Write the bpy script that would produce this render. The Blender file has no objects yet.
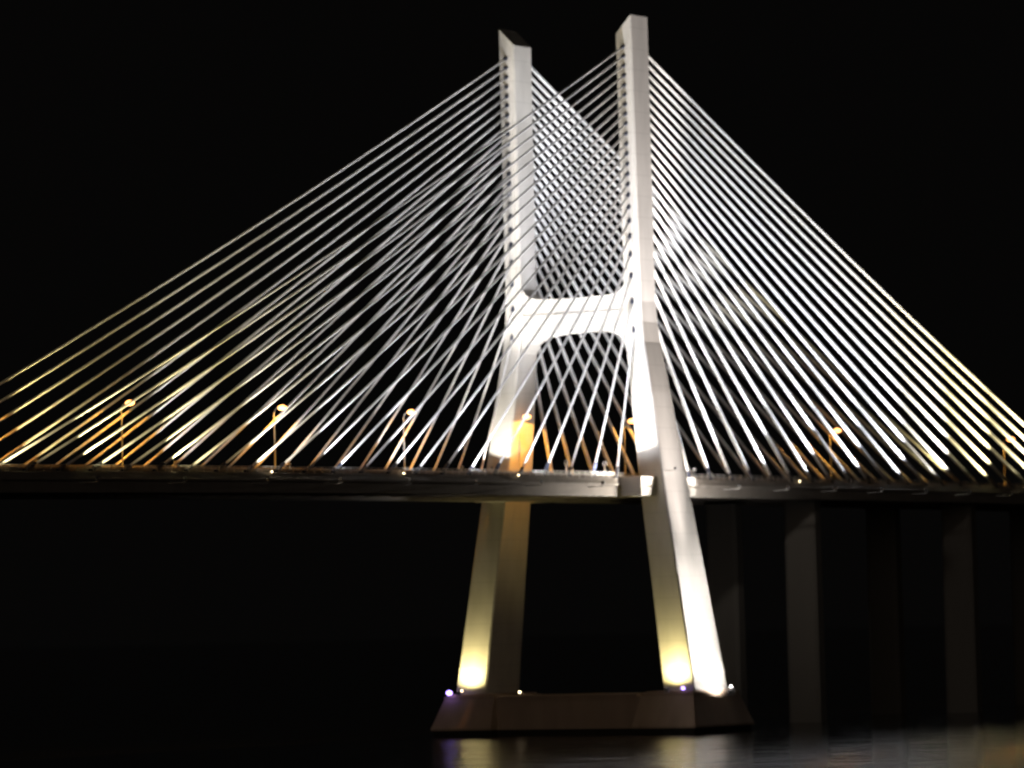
import bpy, bmesh, math, random
from mathutils import Vector, Matrix
random.seed(7)
R = math.radians
S = bpy.context.scene
C = S.collection

# ------------------------------------------------------------------ camera
# bridge axis = X, far side of the deck = +Y, water level = 0, metres
AZ, DIST, CAMZ, FPX = R(32.16), 964.48, 20.17, 4823.72
yaw = math.atan((512 - 582.18) / FPX)
pit = math.atan((627.36 - 384) / FPX)
roll = R(1.48)
fw = Vector((math.cos(AZ), math.sin(AZ), 0))
rt = Vector((math.sin(AZ), -math.cos(AZ), 0))
up = Vector((0, 0, 1))
h = math.cos(yaw) * fw + math.sin(yaw) * rt
r0 = -math.sin(yaw) * fw + math.cos(yaw) * rt
F = math.cos(pit) * h + math.sin(pit) * up
U = -math.sin(pit) * h + math.cos(pit) * up
cr, sr = math.cos(roll), math.sin(roll)
CX = cr * r0 - sr * U
CY = sr * r0 + cr * U
cam = bpy.data.cameras.new('camera')
co = bpy.data.objects.new('camera', cam)
C.objects.link(co)
M = Matrix((CX, CY, -F)).transposed().to_4x4()
M.translation = Vector((-DIST * math.cos(AZ), -DIST * math.sin(AZ), CAMZ))
co.matrix_world = M
cam.sensor_width = 36
cam.lens = FPX * 36 / 1024
cam.clip_start = 1
cam.clip_end = 30000
cam.dof.use_dof = True            # the photograph is slightly out of focus
cam.dof.focus_distance = 600
cam.dof.aperture_fstop = 0.185
S.camera = co

# ------------------------------------------------------------------ night sky
w = bpy.data.worlds.new('World')
S.world = w
w.use_nodes = True
nt = w.node_tree
bg = nt.nodes['Background']
bg.inputs['Color'].default_value = (1.0, .93, .88, 1)
bg.inputs['Strength'].default_value = 0.0017

# faint warm glow of the lit shore behind the camera, as one very weak broad sun
sun = bpy.data.lights.new('city_glow', 'SUN')
sun.energy = .105; sun.angle = R(25); sun.color = (1, .80, .64)
so = bpy.data.objects.new('city_glow', sun)
C.objects.link(so)
so.rotation_euler = Vector((.88, .34, -.03)).to_track_quat('-Z', 'Y').to_euler()

S.view_settings.view_transform = 'Standard'
S.view_settings.look = 'None'
S.view_settings.gamma = 1
S.view_settings.exposure = 0
S.cycles.sample_clamp_direct = 40.0

# ------------------------------------------------------------------ light levels
WHITE = (1.0, .95, .91)
CREAM = (1.0, .955, .85)
COOL = (.90, .92, 1.0)
YELLOW = (1.0, .84, .36)
SODIUM = (1.0, .42, .06)
P_CABLE = 120000
P_LAMP = 17000

# ------------------------------------------------------------------ materials
def mat(name, col, rough=.7, metal=0, noise=0, nscale=.3, emit=None, estr=0, joints=False):
    m = bpy.data.materials.new(name)
    m.use_nodes = True
    t = m.node_tree
    b = t.nodes['Principled BSDF']
    b.inputs['Base Color'].default_value = (*col, 1)
    b.inputs['Roughness'].default_value = rough
    b.inputs['Metallic'].default_value = metal
    if noise:
        tc = t.nodes.new('ShaderNodeTexCoord')
        n = t.nodes.new('ShaderNodeTexNoise')
        n.inputs['Scale'].default_value = nscale
        n.inputs['Detail'].default_value = 6
        mp = t.nodes.new('ShaderNodeMapping')
        mp.inputs['Scale'].default_value = (1, 1, .25)      # rain streaks run down
        t.links.new(tc.outputs['Object'], mp.inputs['Vector'])
        t.links.new(mp.outputs[0], n.inputs['Vector'])
        mr = t.nodes.new('ShaderNodeMapRange')
        mr.inputs['To Min'].default_value = 1 - noise
        mr.inputs['To Max'].default_value = 1 + noise
        t.links.new(n.outputs['Fac'], mr.inputs['Value'])
        fac = mr.outputs[0]
        if joints:
            sp = t.nodes.new('ShaderNodeSeparateXYZ')
            t.links.new(tc.outputs['Object'], sp.inputs[0])
            md = t.nodes.new('ShaderNodeMath'); md.operation = 'PINGPONG'
            md.inputs[1].default_value = 2.1
            t.links.new(sp.outputs['Z'], md.inputs[0])
            gt = t.nodes.new('ShaderNodeMapRange')
            gt.inputs['From Min'].default_value = .03
            gt.inputs['From Max'].default_value = .12
            gt.inputs['To Min'].default_value = .86
            gt.inputs['To Max'].default_value = 1
            t.links.new(md.outputs[0], gt.inputs['Value'])
            mu = t.nodes.new('ShaderNodeMath'); mu.operation = 'MULTIPLY'
            t.links.new(fac, mu.inputs[0]); t.links.new(gt.outputs[0], mu.inputs[1])
            fac = mu.outputs[0]
        mx = t.nodes.new('ShaderNodeVectorMath'); mx.operation = 'SCALE'
        mx.inputs[0].default_value = col
        t.links.new(fac, mx.inputs['Scale'])
        t.links.new(mx.outputs[0], b.inputs['Base Color'])
        bp = t.nodes.new('ShaderNodeBump')
        bp.inputs['Strength'].default_value = .25
        bp.inputs['Distance'].default_value = .05
        t.links.new(n.outputs['Fac'], bp.inputs['Height'])
        t.links.new(bp.outputs[0], b.inputs['Normal'])
    if emit:
        b.inputs['Emission Color'].default_value = (*emit, 1)
        b.inputs['Emission Strength'].default_value = estr
    return m

concrete = mat('pale_concrete', (.50, .475, .44), .8, noise=.24, nscale=.35, joints=True)
base_conc = mat('stained_concrete', (.44, .33, .245), .9, noise=.25, nscale=.25)
deckm = mat('deck_concrete', (.30, .27, .24), .85, noise=.2, nscale=.4)
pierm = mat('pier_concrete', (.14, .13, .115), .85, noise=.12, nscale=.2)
asphalt = mat('asphalt', (.05, .05, .05), .9, noise=.15, nscale=1)
stay = mat('white_stay_sheath', (.80, .79, .78), .4, noise=.04, nscale=.4)
shaded_sleeve = mat('shaded_steel_sleeve', (.05, .055, .085), .5, .3, noise=.1, nscale=2)  # dark blue tone carries the shade at the stay ends
steel = mat('galvanised_steel', (.45, .44, .42), .5, .5, noise=.1, nscale=2)
housing = mat('grey_paint', (.15, .15, .15), .5, noise=.05, nscale=3)
lens_w = mat('flood_lens', (.8, .8, .8), .2, emit=WHITE, estr=1.5)
lens_d = mat('unlit_glass', (.05, .05, .06), .15)
wetm = mat('wet_concrete', (.03, .028, .022), .5, noise=.3, nscale=.5)
lens_b = mat('blue_white_lens', (.8, .8, .9), .2, emit=(.38, .25, 1.0), estr=6)
lens_s = mat('sodium_lens', (.8, .6, .3), .2, emit=(1.0, .40, .12), estr=5.5)
lens_m = mat('marker_lens', (.8, .7, .5), .2, emit=(1.0, .78, .45), estr=9)

# ------------------------------------------------------------------ helpers
def link(name, bm, m, parent=None, smooth=False):
    me = bpy.data.meshes.new(name)
    bmesh.ops.recalc_face_normals(bm, faces=bm.faces)
    bm.to_mesh(me); bm.free()
    me.materials.append(m)
    if smooth:
        for p in me.polygons: p.use_smooth = True
    o = bpy.data.objects.new(name, me)
    C.objects.link(o)
    if parent: o.parent = parent
    return o

def empty(name, loc=(0, 0, 0), rz=0, label=None, cat=None, group=None):
    o = bpy.data.objects.new(name, None)
    C.objects.link(o)
    o.location = loc; o.rotation_euler = (0, 0, rz)
    if label: o['label'] = label
    if cat: o['category'] = cat
    if group: o['group'] = group
    return o

def loft(bm, rings, cap=True):
    vs = [[bm.verts.new(p) for p in r] for r in rings]
    n = len(rings[0])
    for a, b in zip(vs, vs[1:]):
        for i in range(n):
            bm.faces.new((a[i], a[(i + 1) % n], b[(i + 1) % n], b[i]))
    if cap:
        bm.faces.new(vs[0][::-1]); bm.faces.new(vs[-1])

def box(bm, x0, x1, y0, y1, z0, z1):
    loft(bm, [[(x0, y0, z), (x1, y0, z), (x1, y1, z), (x0, y1, z)] for z in (z0, z1)])

def tube(bm, pts, rad, n=8):
    pts = [Vector(p) for p in pts]
    rads = rad if isinstance(rad, (list, tuple)) else [rad] * len(pts)
    rings = []
    for i, p in enumerate(pts):
        d = (pts[min(i + 1, len(pts) - 1)] - pts[max(i - 1, 0)]).normalized()
        a = d.cross(Vector((0, 0, 1)) if abs(d.z) < .95 else Vector((1, 0, 0))).normalized()
        b = d.cross(a)
        rings.append([p + (a * math.cos(2 * math.pi * k / n) + b * math.sin(2 * math.pi * k / n)) * rads[i] for k in range(n)])
    loft(bm, rings)

# ------------------------------------------------------------------ water
WL = -1.4
bm = bmesh.new()
vs = [bm.verts.new(p) for p in ((-9000, -9000, WL), (9000, -9000, WL), (9000, 9000, WL), (-9000, 9000, WL))]
bm.faces.new(vs)
wm = bpy.data.materials.new('river_water')
wm.use_nodes = True
t = wm.node_tree
b = t.nodes['Principled BSDF']
b.inputs['Base Color'].default_value = (.012, .014, .013, 1)
b.inputs['Roughness'].default_value = .1
b.inputs['IOR'].default_value = 1.33
tc = t.nodes.new('ShaderNodeTexCoord')
n1 = t.nodes.new('ShaderNodeTexNoise'); n1.inputs['Scale'].default_value = .35; n1.inputs['Detail'].default_value = 7
n1.inputs['Roughness'].default_value = .6
t.links.new(tc.outputs['Object'], n1.inputs['Vector'])
bp = t.nodes.new('ShaderNodeBump'); bp.inputs['Strength'].default_value = 1; bp.inputs['Distance'].default_value = .27
n2 = t.nodes.new('ShaderNodeTexNoise'); n2.inputs['Scale'].default_value = .06; n2.inputs['Detail'].default_value = 3
t.links.new(tc.outputs['Object'], n2.inputs['Vector'])
ad = t.nodes.new('ShaderNodeMath'); ad.operation = 'MULTIPLY_ADD'; ad.inputs[1].default_value = 5.0
t.links.new(n2.outputs['Fac'], ad.inputs[0]); t.links.new(n1.outputs['Fac'], ad.inputs[2])
t.links.new(ad.outputs[0], bp.inputs['Height'])
t.links.new(bp.outputs[0], b.inputs['Normal'])
o = link('water', bm, wm)
o['kind'] = 'structure'

# ------------------------------------------------------------------ the bridge
HD = 48.85
def dz(x): return -(1.1 if x < 0 else .5) * (x / 200) ** 2    # the deck's vertical curve
bridge = empty('cable_stayed_bridge', (0, 0, 0), 0,
               'white floodlit cable-stayed bridge with H-shaped tower over dark water', 'bridge')

# --- legs: (z, outer offset, width, half depth)
PROF = [(6.2, 28.5, 7.3, 6.45), (7.6, 28.0, 7.16, 6.36), (28, 24.7, 6.4, 5.55), (49.1, 21.1, 5.6, 4.7), (66, 18.45, 4.85, 3.9),
        (76, 16.75, 4.25, 3.35), (80, 16.3, 4.05, 3.12), (84, 16.05, 3.95, 3.0), (90, 16.0, 3.9, 3.0), (112, 15.87, 3.8, 3.15), (137.4, 15.72, 3.66, 3.38)]
TOPZ, TOPI = 141.1, 137.4
def leg_ring(z, o, wd, d, s, zi=None):
    c = .28
    i = o - wd
    P = [(-d, o - c), (-d + c, o), (d - c, o), (d, o - c), (d, i + c), (d - c, i), (-d + c, i), (-d, i + c)]
    out = []
    for x, y in P:
        zz = z if zi is None else zi + (z - zi) * min(1, max(0, (y - i) / wd))
        out.append((x, y * s, zz))
    return out
for s in (-1, 1):
    bm = bmesh.new()
    rings = [leg_ring(*p, s) for p in PROF[:-1]]
    rings.append(leg_ring(136.4, 15.72, 3.66, 3.37, s))
    rings.append(leg_ring(TOPZ, 15.71, 3.66, 3.38, s, TOPI))
    loft(bm, rings)
    leg = link('tower_leg', bm, concrete, bridge)
    # shallow vertical anchorage recess strips on the faces where the stays enter
    bm = bmesh.new()
    for fx in (-1, 1):
        for y in (13.05, 14.65):
            x = 3.05 * fx
            rr = []
            for z in (84.5, 90, 112, 135.5):
                d = 3.0 if z < 91 else (3.15 if z < 113 else 3.37)
                yc = y * s
                rr.append([((d - .1) * fx, yc - .12, z), ((d + .16) * fx, yc - .12, z), ((d + .16) * fx, yc + .12, z), ((d - .1) * fx, yc + .12, z)])
            loft(bm, rr)
    link('anchorage_rib', bm, concrete, leg)

# --- cross beam with curved haunches
bm = bmesh.new()
half = 12.35
N = 24
topz, botz = [], []
for i in range(N + 1):
    y = -half + 2 * half * i / N
    a = abs(y) / half
    ft = max(0, (a - .68) / .32)
    tz = 85.0 + .5 * a * a + 2.3 * (1 - math.sqrt(max(0, 1 - ft ** 2)))
    bz = 78.7 - 1.3 * a * a - 2.6 * (1 - math.sqrt(max(0, 1 - ft ** 2)))
    topz.append((y, tz + .6)); botz.append((y, bz + .2))
rings = []
for (y, tz), (_, bz) in zip(topz, botz):
    m_ = 82.6
    rings.append([(-2.7, y, bz), (2.7, y, bz), (2.7, y, m_), (2.45, y, m_ + .15), (2.45, y, tz), (-2.45, y, tz), (-2.45, y, m_ + .15), (-2.7, y, m_)])
loft(bm, rings)
link('cross_beam', bm, concrete, bridge)

# --- pier base in the water: two battered blocks and a connecting wall
bm = bmesh.new()
for s in (-1, 1):
    loft(bm, [[(x * a, y * s, z) for x, y in ((-1, y0), (1, y0), (1, y1), (-1, y1))]
              for z, a, y0, y1 in ((-.2, 11.3, 16.5, 31.0), (.2, 11.3, 16.5, 31.0), (6.0, 8.8, 17.2, 29.2), (6.6, 8.8, 17.2, 29.2))])
    loft(bm, [[(x * a, y * s, z) for x, y in ((-1, y0), (1, y0), (1, y1), (-1, y1))]
              for z, a, y0, y1 in ((6.6, 8.2, 18, 28.7), (7.0, 8.2, 18, 28.7))])
box(bm, -8.6, 8.6, -16.9, 16.9, -.2, 6.1)
box(bm, -8.9, 8.9, -16.3, 16.3, 6.105, 6.5)
pb = link('pier_base', bm, base_conc, bridge)
bm = bmesh.new()      # dark tidal band down to the river
for s in (-1, 1):
    loft(bm, [[(x * a, y * s, z) for x, y in ((-1, y0), (1, y0), (1, y1), (-1, y1))]
              for z, a, y0, y1 in ((-4, 11.0, 16.6, 30.6), (-.2, 11.0, 16.6, 30.6))])
box(bm, -8.5, 8.5, -16.5, 16.5, -4, -.2)
link('tidal_band', bm, wetm, pb)

# --- deck
XA, XB = -330, 330
def deck_half(x, wd):
    a = abs(x)
    nar = 14.6
    if a < 10.5: return min(wd, nar)
    if a < 15.5: return min(wd, nar + (wd - nar) * (a - 10.5) / 5)
    return wd
xs = [float(v) for v in range(XA, -20, 15)] + [-15.5, -10.5, 10.5, 15.5] + [float(v) for v in range(30, XB + 1, 15)]
bm = bmesh.new()
def strip(bm, xs, y0f, y1f, z0, z1):
    loft(bm, [[(x, y0f(x), z0 + dz(x)), (x, y0f(x), z1 + dz(x)), (x, y1f(x), z1 + dz(x)), (x, y1f(x), z0 + dz(x))] for x in xs])
strip(bm, xs, lambda x: -deck_half(x, 16.9), lambda x: deck_half(x, 16.9), HD - .75, HD - .2)
deck = link('deck_slab', bm, deckm, bridge)
bm = bmesh.new()
strip(bm, xs, lambda x: -deck_half(x, 16.9) + 1.6, lambda x: deck_half(x, 16.9) - 1.6, HD - .195, HD - .14)
link('roadway', bm, asphalt, deck)
for s in (-1, 1):
    bm = bmesh.new()      # edge coping
    H = lambda x: deck_half(x, 16.9)
    loft(bm, [[(x, s * (H(x) - .5), HD - 1.45 + dz(x)), (x, s * (H(x) - .5), HD + .05 + dz(x)), (x, s * (H(x) - .2), HD + .05 + dz(x)),
               (x, s * (H(x) + .3), HD - 1.1 + dz(x)), (x, s * (H(x) + .3), HD - 1.45 + dz(x))] for x in xs])
    link('edge_coping', bm, deckm, deck)
    bm = bmesh.new()      # edge girder
    strip(bm, xs, lambda x: s * (deck_half(x, 16.9) - 2.6), lambda x: s * (deck_half(x, 16.9) - .35), HD - 3.5, HD - .755)
    link('edge_girder', bm, deckm, bridge)
    bm = bmesh.new()      # railing: posts and rails
    x = XA
    yy = lambda x: s * (deck_half(x, 16.9) - .12)
    while x < XB:
        if not 10.4 < abs(x) < 15.6:
            y = yy(x)
            box(bm, x - .05, x + .05, y - .05, y + .05, HD + .0 + dz(x), HD + 1.1 + dz(x))
        x += 2.2
    for z in (.45, .72, 1.05):
        strip(bm, xs, lambda x: yy(x) - .035, lambda x: yy(x) + .035, HD + z, HD + z + .09)
    link('railing', bm, steel, bridge)
    bm = bmesh.new()      # traffic barrier inside the cable plane; far one raised to catch the lamplight
    strip(bm, xs, lambda x: s * (deck_half(x, 16.9) - 1.75), lambda x: s * (deck_half(x, 16.9) - 1.55), HD - .14, HD + (.7 if s < 0 else 2.5))
    link('traffic_barrier', bm, deckm, bridge)
bm = bmesh.new()
strip(bm, xs, lambda x: -.3, lambda x: .3, HD - .13, HD + .8)
link('median_barrier', bm, deckm, bridge)
# transverse beams under the slab
x = -214.
while x < 215:
    bm = bmesh.new()
    y = deck_half(x, 16.9) - 2.7
    box(bm, x - .25, x + .25, -y, y, HD - 2.9 + dz(x), HD - .76 + dz(x))
    link('transverse_beam', bm, deckm, bridge)
    x += 8.75
# pale double brackets where the deck passes the legs
for s in (-1, 1):
    for e in (-1, 1):
        bm = bmesh.new()
        x0, x1 = sorted((e * 4.75, e * 10.4))
        ya, yb = sorted((s * 14.8, s * 19.6))
        box(bm, x0, x1, ya, yb, HD - 1.5, HD + .25)
        box(bm, x0, x1, ya, yb, HD - 3.5, HD - 1.95)
        ya, yb = sorted((s * 14.9, s * 19.3))
        box(bm, x0 + .15, x1 - .15, ya, yb, HD - 1.94, HD - 1.51)
        link('bearing_bracket', bm, concrete, bridge)
# approach piers below the right-hand span
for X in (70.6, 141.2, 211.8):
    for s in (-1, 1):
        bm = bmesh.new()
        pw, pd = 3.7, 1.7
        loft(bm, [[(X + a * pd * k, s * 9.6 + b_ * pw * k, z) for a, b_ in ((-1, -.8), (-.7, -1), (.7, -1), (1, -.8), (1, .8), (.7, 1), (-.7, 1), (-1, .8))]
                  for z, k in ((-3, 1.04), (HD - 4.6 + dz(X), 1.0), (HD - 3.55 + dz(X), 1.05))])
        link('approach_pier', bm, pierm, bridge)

# --- stay cables
ANCH = {24: 135.1, 16: 119.8, 10: 107.8, 9: 105.7, 8: 103.3, 7: 100.6, 6: 97.6, 5: 94.0, 4: 89.8, 3: 84.8, 2: 79.2}
def anchz(k):
    if k in ANCH: return ANCH[k]
    ks = sorted(ANCH)
    a = max(q for q in ks if q < k); c = min(q for q in ks if q > k)
    return ANCH[a] + (ANCH[c] - ANCH[a]) * (k - a) / (c - a)
def half_depth(z):
    for p, q in zip(PROF, PROF[1:]):
        if p[0] <= z <= q[0]:
            f = (z - p[0]) / (q[0] - p[0])
            return p[3] + (q[3] - p[3]) * f, (p[1] - p[2] / 2) * (1 - f) + (q[1] - q[2] / 2) * f
    return 3.38, 13.9
for s in (-1, 1):
    for e in (-1, 1):
        for k in range(2, 25):
            X = -8.75 * k + 3.28 if e < 0 else 8.35 * k - 2.79
            zt = anchz(k)
            d, yc = half_depth(zt)
            A = Vector((e * (d - .4), s * yc, zt))
            B = Vector((X, s * 16.2, HD + .1 + dz(X)))
            L = (A - B).length
            dr = (B - A).normalized()
            n = 14
            pts = []
            for i in range(n + 1):
                f = i / n
                p = A.lerp(B, f)
                p.z -= 4 * f * (1 - f) * L * L / 26000
                pts.append(p)
            bm = bmesh.new()
            tube(bm, pts, .21 if e < 0 else .36, 12)
            cb = link('stay_cable', bm, stay, bridge, True)
            bm = bmesh.new()
            tube(bm, [A, A + dr * .9, A + dr * 1.5], [.42, .42, .26], 10)
            link('upper_anchor_sleeve', bm, shaded_sleeve, cb)  # guide pipe stub; its dark tone also holds the shadow around it
            ln = 2.2 + (k % 2) * 1.0
            bm = bmesh.new()
            tube(bm, [B - dr * ln, B - dr * (ln - .4), B], [.3, .38, .38], 10)
            link('lower_shade_sleeve', bm, shaded_sleeve, cb)  # dark tube added where the floodlight stops short of the stay end

# ------------------------------------------------------------------ lamps
def lamp_light(kind, loc, target, power, col, ang=None, rad=.3, parent=None, blend=.6):
    l = bpy.data.lights.new('light', kind)
    l.energy = power; l.color = col; l.shadow_soft_size = rad
    if kind == 'SPOT':
        l.spot_size = R(ang); l.spot_blend = blend
    o = bpy.data.objects.new('lamp_light', l)
    C.objects.link(o)
    if target is not None:
        q = (Vector(target) - Vector(loc)).to_track_quat('-Z', 'Y')
        o.matrix_world = Matrix.Translation(Vector(loc)) @ q.to_matrix().to_4x4()
    else:
        o.location = loc
    if parent:
        o.parent = parent
        o.matrix_parent_inverse = Matrix.Translation(-parent.location)
    return o

# street lamps along the far edge of the deck
SL = [(-172, 'outermost sodium street lamp at the left end, amid the lowest stay cables', 1.0),
      (-130.3, 'glowing sodium street lamp leftmost in view, amid the low ends of the left stay cables', 1.0),
      (-83.8, 'glowing sodium street lamp second from the left, midway between frame edge and tower', 1.0),
      (-40.9, 'glowing sodium street lamp just before the left tower leg, third from the left', .8),
      (0.3, 'glowing sodium street lamp right beside the left tower leg, lighting its inner side orange', 2.2),
      (40.6, 'glowing sodium street lamp peeping out at the inner edge of the right tower leg', .7),
      (128.1, 'glowing sodium street lamp seen through the dense white right-hand stay cables', .6),
      (212.5, 'glowing sodium street lamp at far right with its whole tall mast showing', 1.0)]
proto = None
for i, (X, lab, pw) in enumerate(SL):
    if proto is None:
        t_ = empty('street_lamp')
        bm = bmesh.new()
        tube(bm, [(0, 0, 0), (0, 0, .5), (0, 0, .52), (0, 0, 7), (0, 0, 12.6), (0, -.25, 13.4), (0, -.9, 13.85), (0, -1.3, 13.95)],
             [.24, .24, .14, .12, .09, .08, .07, .07], 10)
        link('mast', bm, housing, t_, True)
        bm = bmesh.new()
        loft(bm, [[(a * sx, y, z + dz) for a, dz in ((-1, 0), (-.7, .22), (.7, .22), (1, 0))]
                  for y, z, sx in ((-1.15, 13.85, .2), (-1.5, 13.85, .42), (-2.3, 13.87, .42), (-2.75, 13.9, .22))])
        hd = link('lamp_head', bm, housing, t_)
        bm = bmesh.new()
        bmesh.ops.create_uvsphere(bm, u_segments=16, v_segments=10, radius=1)
        for v in bm.verts:
            v.co = Vector((v.co.x * .6, v.co.y * .95 - 1.95, v.co.z * .5 + 13.72))
        link('lens', bm, lens_s, hd, True)
        proto = t_
        o = t_
    else:
        o = proto.copy(); C.objects.link(o)
        for ch in proto.children:
            if ch.type != 'MESH': continue
            c = ch.copy(); C.objects.link(c); c.parent = o
            for g in ch.children:
                d = g.copy(); C.objects.link(d); d.parent = c
    o.location = (X - 1.7, 14.4, HD - .14 + dz(X))
    o['label'] = lab; o['category'] = 'street lamp'; o['group'] = 'street lamps along the far edge of the deck'
    l = lamp_light('SPOT', (0, 0, 0), None, P_LAMP * pw, SODIUM, 168, rad=.3, blend=.12)
    l.parent = o
    l.location = (0, -1.95, 13.2)

# floodlights
def flood(loc, target, power, col, ang, label, group, lens=lens_w, size=1.0, blend=.6, rad=.3, arm=False, stand=0, side=False):
    loc = Vector(loc); tg = Vector(target)
    q = (tg - loc).to_track_quat('-Z', 'Y').to_matrix().to_4x4()
    o = empty('floodlight', loc, 0, label, 'floodlight', group)
    bm = bmesh.new()
    loft(bm, [[(x * a, y * a * .8, z) for x, y in ((-1, -1), (1, -1), (1, 1), (-1, 1))]
              for z, a in ((.34, .16), (.12, .27), (-.12, .30), (-.13, .33), (-.17, .33))])
    bmesh.ops.transform(bm, matrix=q @ Matrix.Scale(size, 4), verts=bm.verts)
    hs = link('housing', bm, housing, o)
    bm = bmesh.new()
    loft(bm, [[(x * a, y * a * .8, z) for x, y in ((-1, -1), (1, -1), (1, 1), (-1, 1))] for z, a in ((-.175, .29), (-.20, .27))])
    bmesh.ops.transform(bm, matrix=q @ Matrix.Scale(size, 4), verts=bm.verts)
    link('lens', bm, lens, hs)
    bm = bmesh.new()
    box(bm, -.06, .06, -.4 * size, -.34 * size, -.55 * size, .05)
    box(bm, -.06, .06, .34 * size, .4 * size, -.55 * size, .05)
    box(bm, -.08, .08, -.4 * size, .4 * size, -.62 * size, -.551 * size)
    if arm: box(bm, -.07, .07, 0, 3.6, -.78, -.63)
    if side: box(bm, -.06, .06, .4, 2.5, -.5, -.38)
    if stand: box(bm, -.09, .09, -.09, .09, -stand, -.621)
    link('yoke', bm, steel, o)
    l = lamp_light('SPOT', loc + (tg - loc).normalized() * .35 * size, tg, power, col, ang, rad, o, blend)
    return o

ORD = ['first', 'second', 'third', 'fourth', 'fifth', 'sixth', 'seventh', 'eighth', 'ninth']
for side, XS in ((-1, (-22, -44, -66, -88, -110, -132, -156, -180, -206)), (1, (22, 42, 62, 82, 102, 122, 142, 165, 190))):
    for i, X in enumerate(XS):
        col = COOL if i < 5 else ((1.0, .93, .78) if i < 6 else (1.0, .84, .44))
        # each throws its beam along the stays, back towards the tower head
        top = 60 + 26 * (1 - i / 9)
        flood((X + side * 4, -20.5, HD - 1.2 + dz(X)), (X * .62, -15.6 if side < 0 else -18.5, HD + 6 + abs(X) * .52), P_CABLE * ((1.55 if i < 4 else 1.1) if side < 0 else 1.9) * (.62 + .38 * abs(X) / 200), col, 95 if side < 0 else 78,
              f'small flood lamp, {ORD[i]} {"left" if side < 0 else "right"} of the tower on the near deck edge',
              'flood lamps on the near deck edge', blend=1.0, arm=True, lens=lens_d)
for side, XS in ((-1, (-50, -85, -120, -160, -212)), (1, (185,))):  # extra unseen floods, added to brighten the far stays
    for i, X in enumerate(XS):
        flood((X, 11.6, HD + 3.0 + dz(X)), (X * .6, 16.6, HD + 6 + abs(X) * .5), (60000 if side < 0 else 26000) * (.3 + .7 * abs(X) / 200), WHITE if abs(X) < 150 else (1.0, .82, .36), 110,
              f'added fill flood, {ORD[i]} {"left" if side < 0 else "right"} of the tower on the far half of the deck',
              'added fill floods on the far half of the deck', blend=1.0, lens=lens_d, stand=3.1)
for s, nm in ((-1, 'right'), (1, 'left')):
    # on the deck, washing the upper legs and the cross beam
    flood((-13.5, s * 13.2, HD + 3.2), (-3.5, s * 14.9, HD + 23.2), 19000, CREAM, 108,
          f'flood lamp on the deck in front of the {nm} tower leg, washing the leg upwards', 'flood lamps in front of the upper tower legs', blend=.2, stand=3.3)
    flood((-26, s * 12.2, HD + 3.2), (-3, s * 13.6, 112), 130000, CREAM, 50,
          f'narrow flood lamp further out on the deck, lighting the top of the {nm} leg', 'flood lamps in front of the upper tower legs', stand=3.3)
    # on the pier base
    flood((-10.8, s * 24.4, 7.4), (-5.6, s * 24.0, 21), 15000, YELLOW, 142,
          f'yellow flood lamp on the pier base in front of the {nm} leg foot', 'flood lamps on the pier base', lens_w, 1.3, blend=.8)
flood((-.6, -33.2, 6.6), (0, -22.5, 36), 270000, WHITE, 112,
      'strong white flood lamp beside the outer side of the right leg foot', 'flood lamps on the pier base', lens_w, 1.3, blend=1.0)
flood((0, -32.6, 7.6), (0, -27.5, 11), 13000, WHITE, 150,  # added fill that spreads light over the leg foot
      'small wide fill light added at the right leg foot', 'flood lamps on the pier base', lens_d, .9, blend=.8)
flood((-2.2, -33.6, 6.6), (-.5, -16, 116), 1700000, (1, .90, .85), 22,
      'narrow-beam flood lamp beside the right leg foot aimed at the tower top', 'flood lamps on the pier base', lens_w, 1.3, blend=1.0)
flood((-3.6, -23.4, HD + 1.8), (-30, -17.3, HD - .9), 24000, (1, .88, .74), 110,  # added light to brighten the deck edge and bracket left of the leg
      'small added fill light on the right leg shining along the deck edge', 'flood lamps on the near deck edge', lens_d, .8, blend=1.0, side=True)
flood((3.6, -23.4, HD + 1.8), (34, -17.4, HD - .2), 14000, (1, .90, .8), 110,  # its added counterpart, brightening the deck edge behind the leg
      'small added fill light on the back of the right leg shining along the deck edge', 'flood lamps on the near deck edge', lens_d, .8, blend=1.0, side=True)

# ------------------------------------------------------------------ small lights that show as glints
def beacon(name, loc, m, rad, label, cat, group, power=0, col=WHITE):
    o = empty(name, loc, 0, label, cat, group)
    bm = bmesh.new()
    tube(bm, [(0, 0, 0), (0, 0, .5), (0, 0, .55)], [.09, .09, .2], 10)
    link('post', bm, steel, o)
    bm = bmesh.new()
    bmesh.ops.create_uvsphere(bm, u_segments=14, v_segments=8, radius=rad)
    for v in bm.verts: v.co.z = v.co.z * .8 + .55 + rad * .8
    link('lens', bm, m, o, True)
    if power:
        l = lamp_light('POINT', (0, 0, .6 + rad), None, power, col, rad=rad)
        l.parent = o
    return o
for X, where in ((-130.5, 'leftmost of four'), (-89.5, 'second from the left'),
                 (-51.0, 'in front of the left tower leg'), (56.3, 'the only one right of the tower')):
    beacon('marker_light', (X, -17.35, HD - .55 + dz(X)), lens_m, .17, f'small warm marker light on near deck edge, {where}', 'marker light', 'marker lights on the near deck edge')
gb = 'navigation lights on the pier base'
beacon('navigation_light', (-9.4, 27.6, 6.3), lens_b, .62, 'bright violet-blue light at the left end of the pier base', 'navigation light', gb)
beacon('navigation_light', (-8.4, 25.2, 7.0), lens_m, .2, 'tiny white light at the foot of the left leg, beside the violet one', 'navigation light', gb)
beacon('navigation_light', (-8.0, 11.6, 6.5), lens_m, .25, 'small white light on the connecting wall just right of the left leg foot', 'navigation light', gb)
beacon('navigation_light', (-8.6, -26.8, 6.6), lens_b, .4, 'blue-white light at the foot of the right leg', 'navigation light', gb)
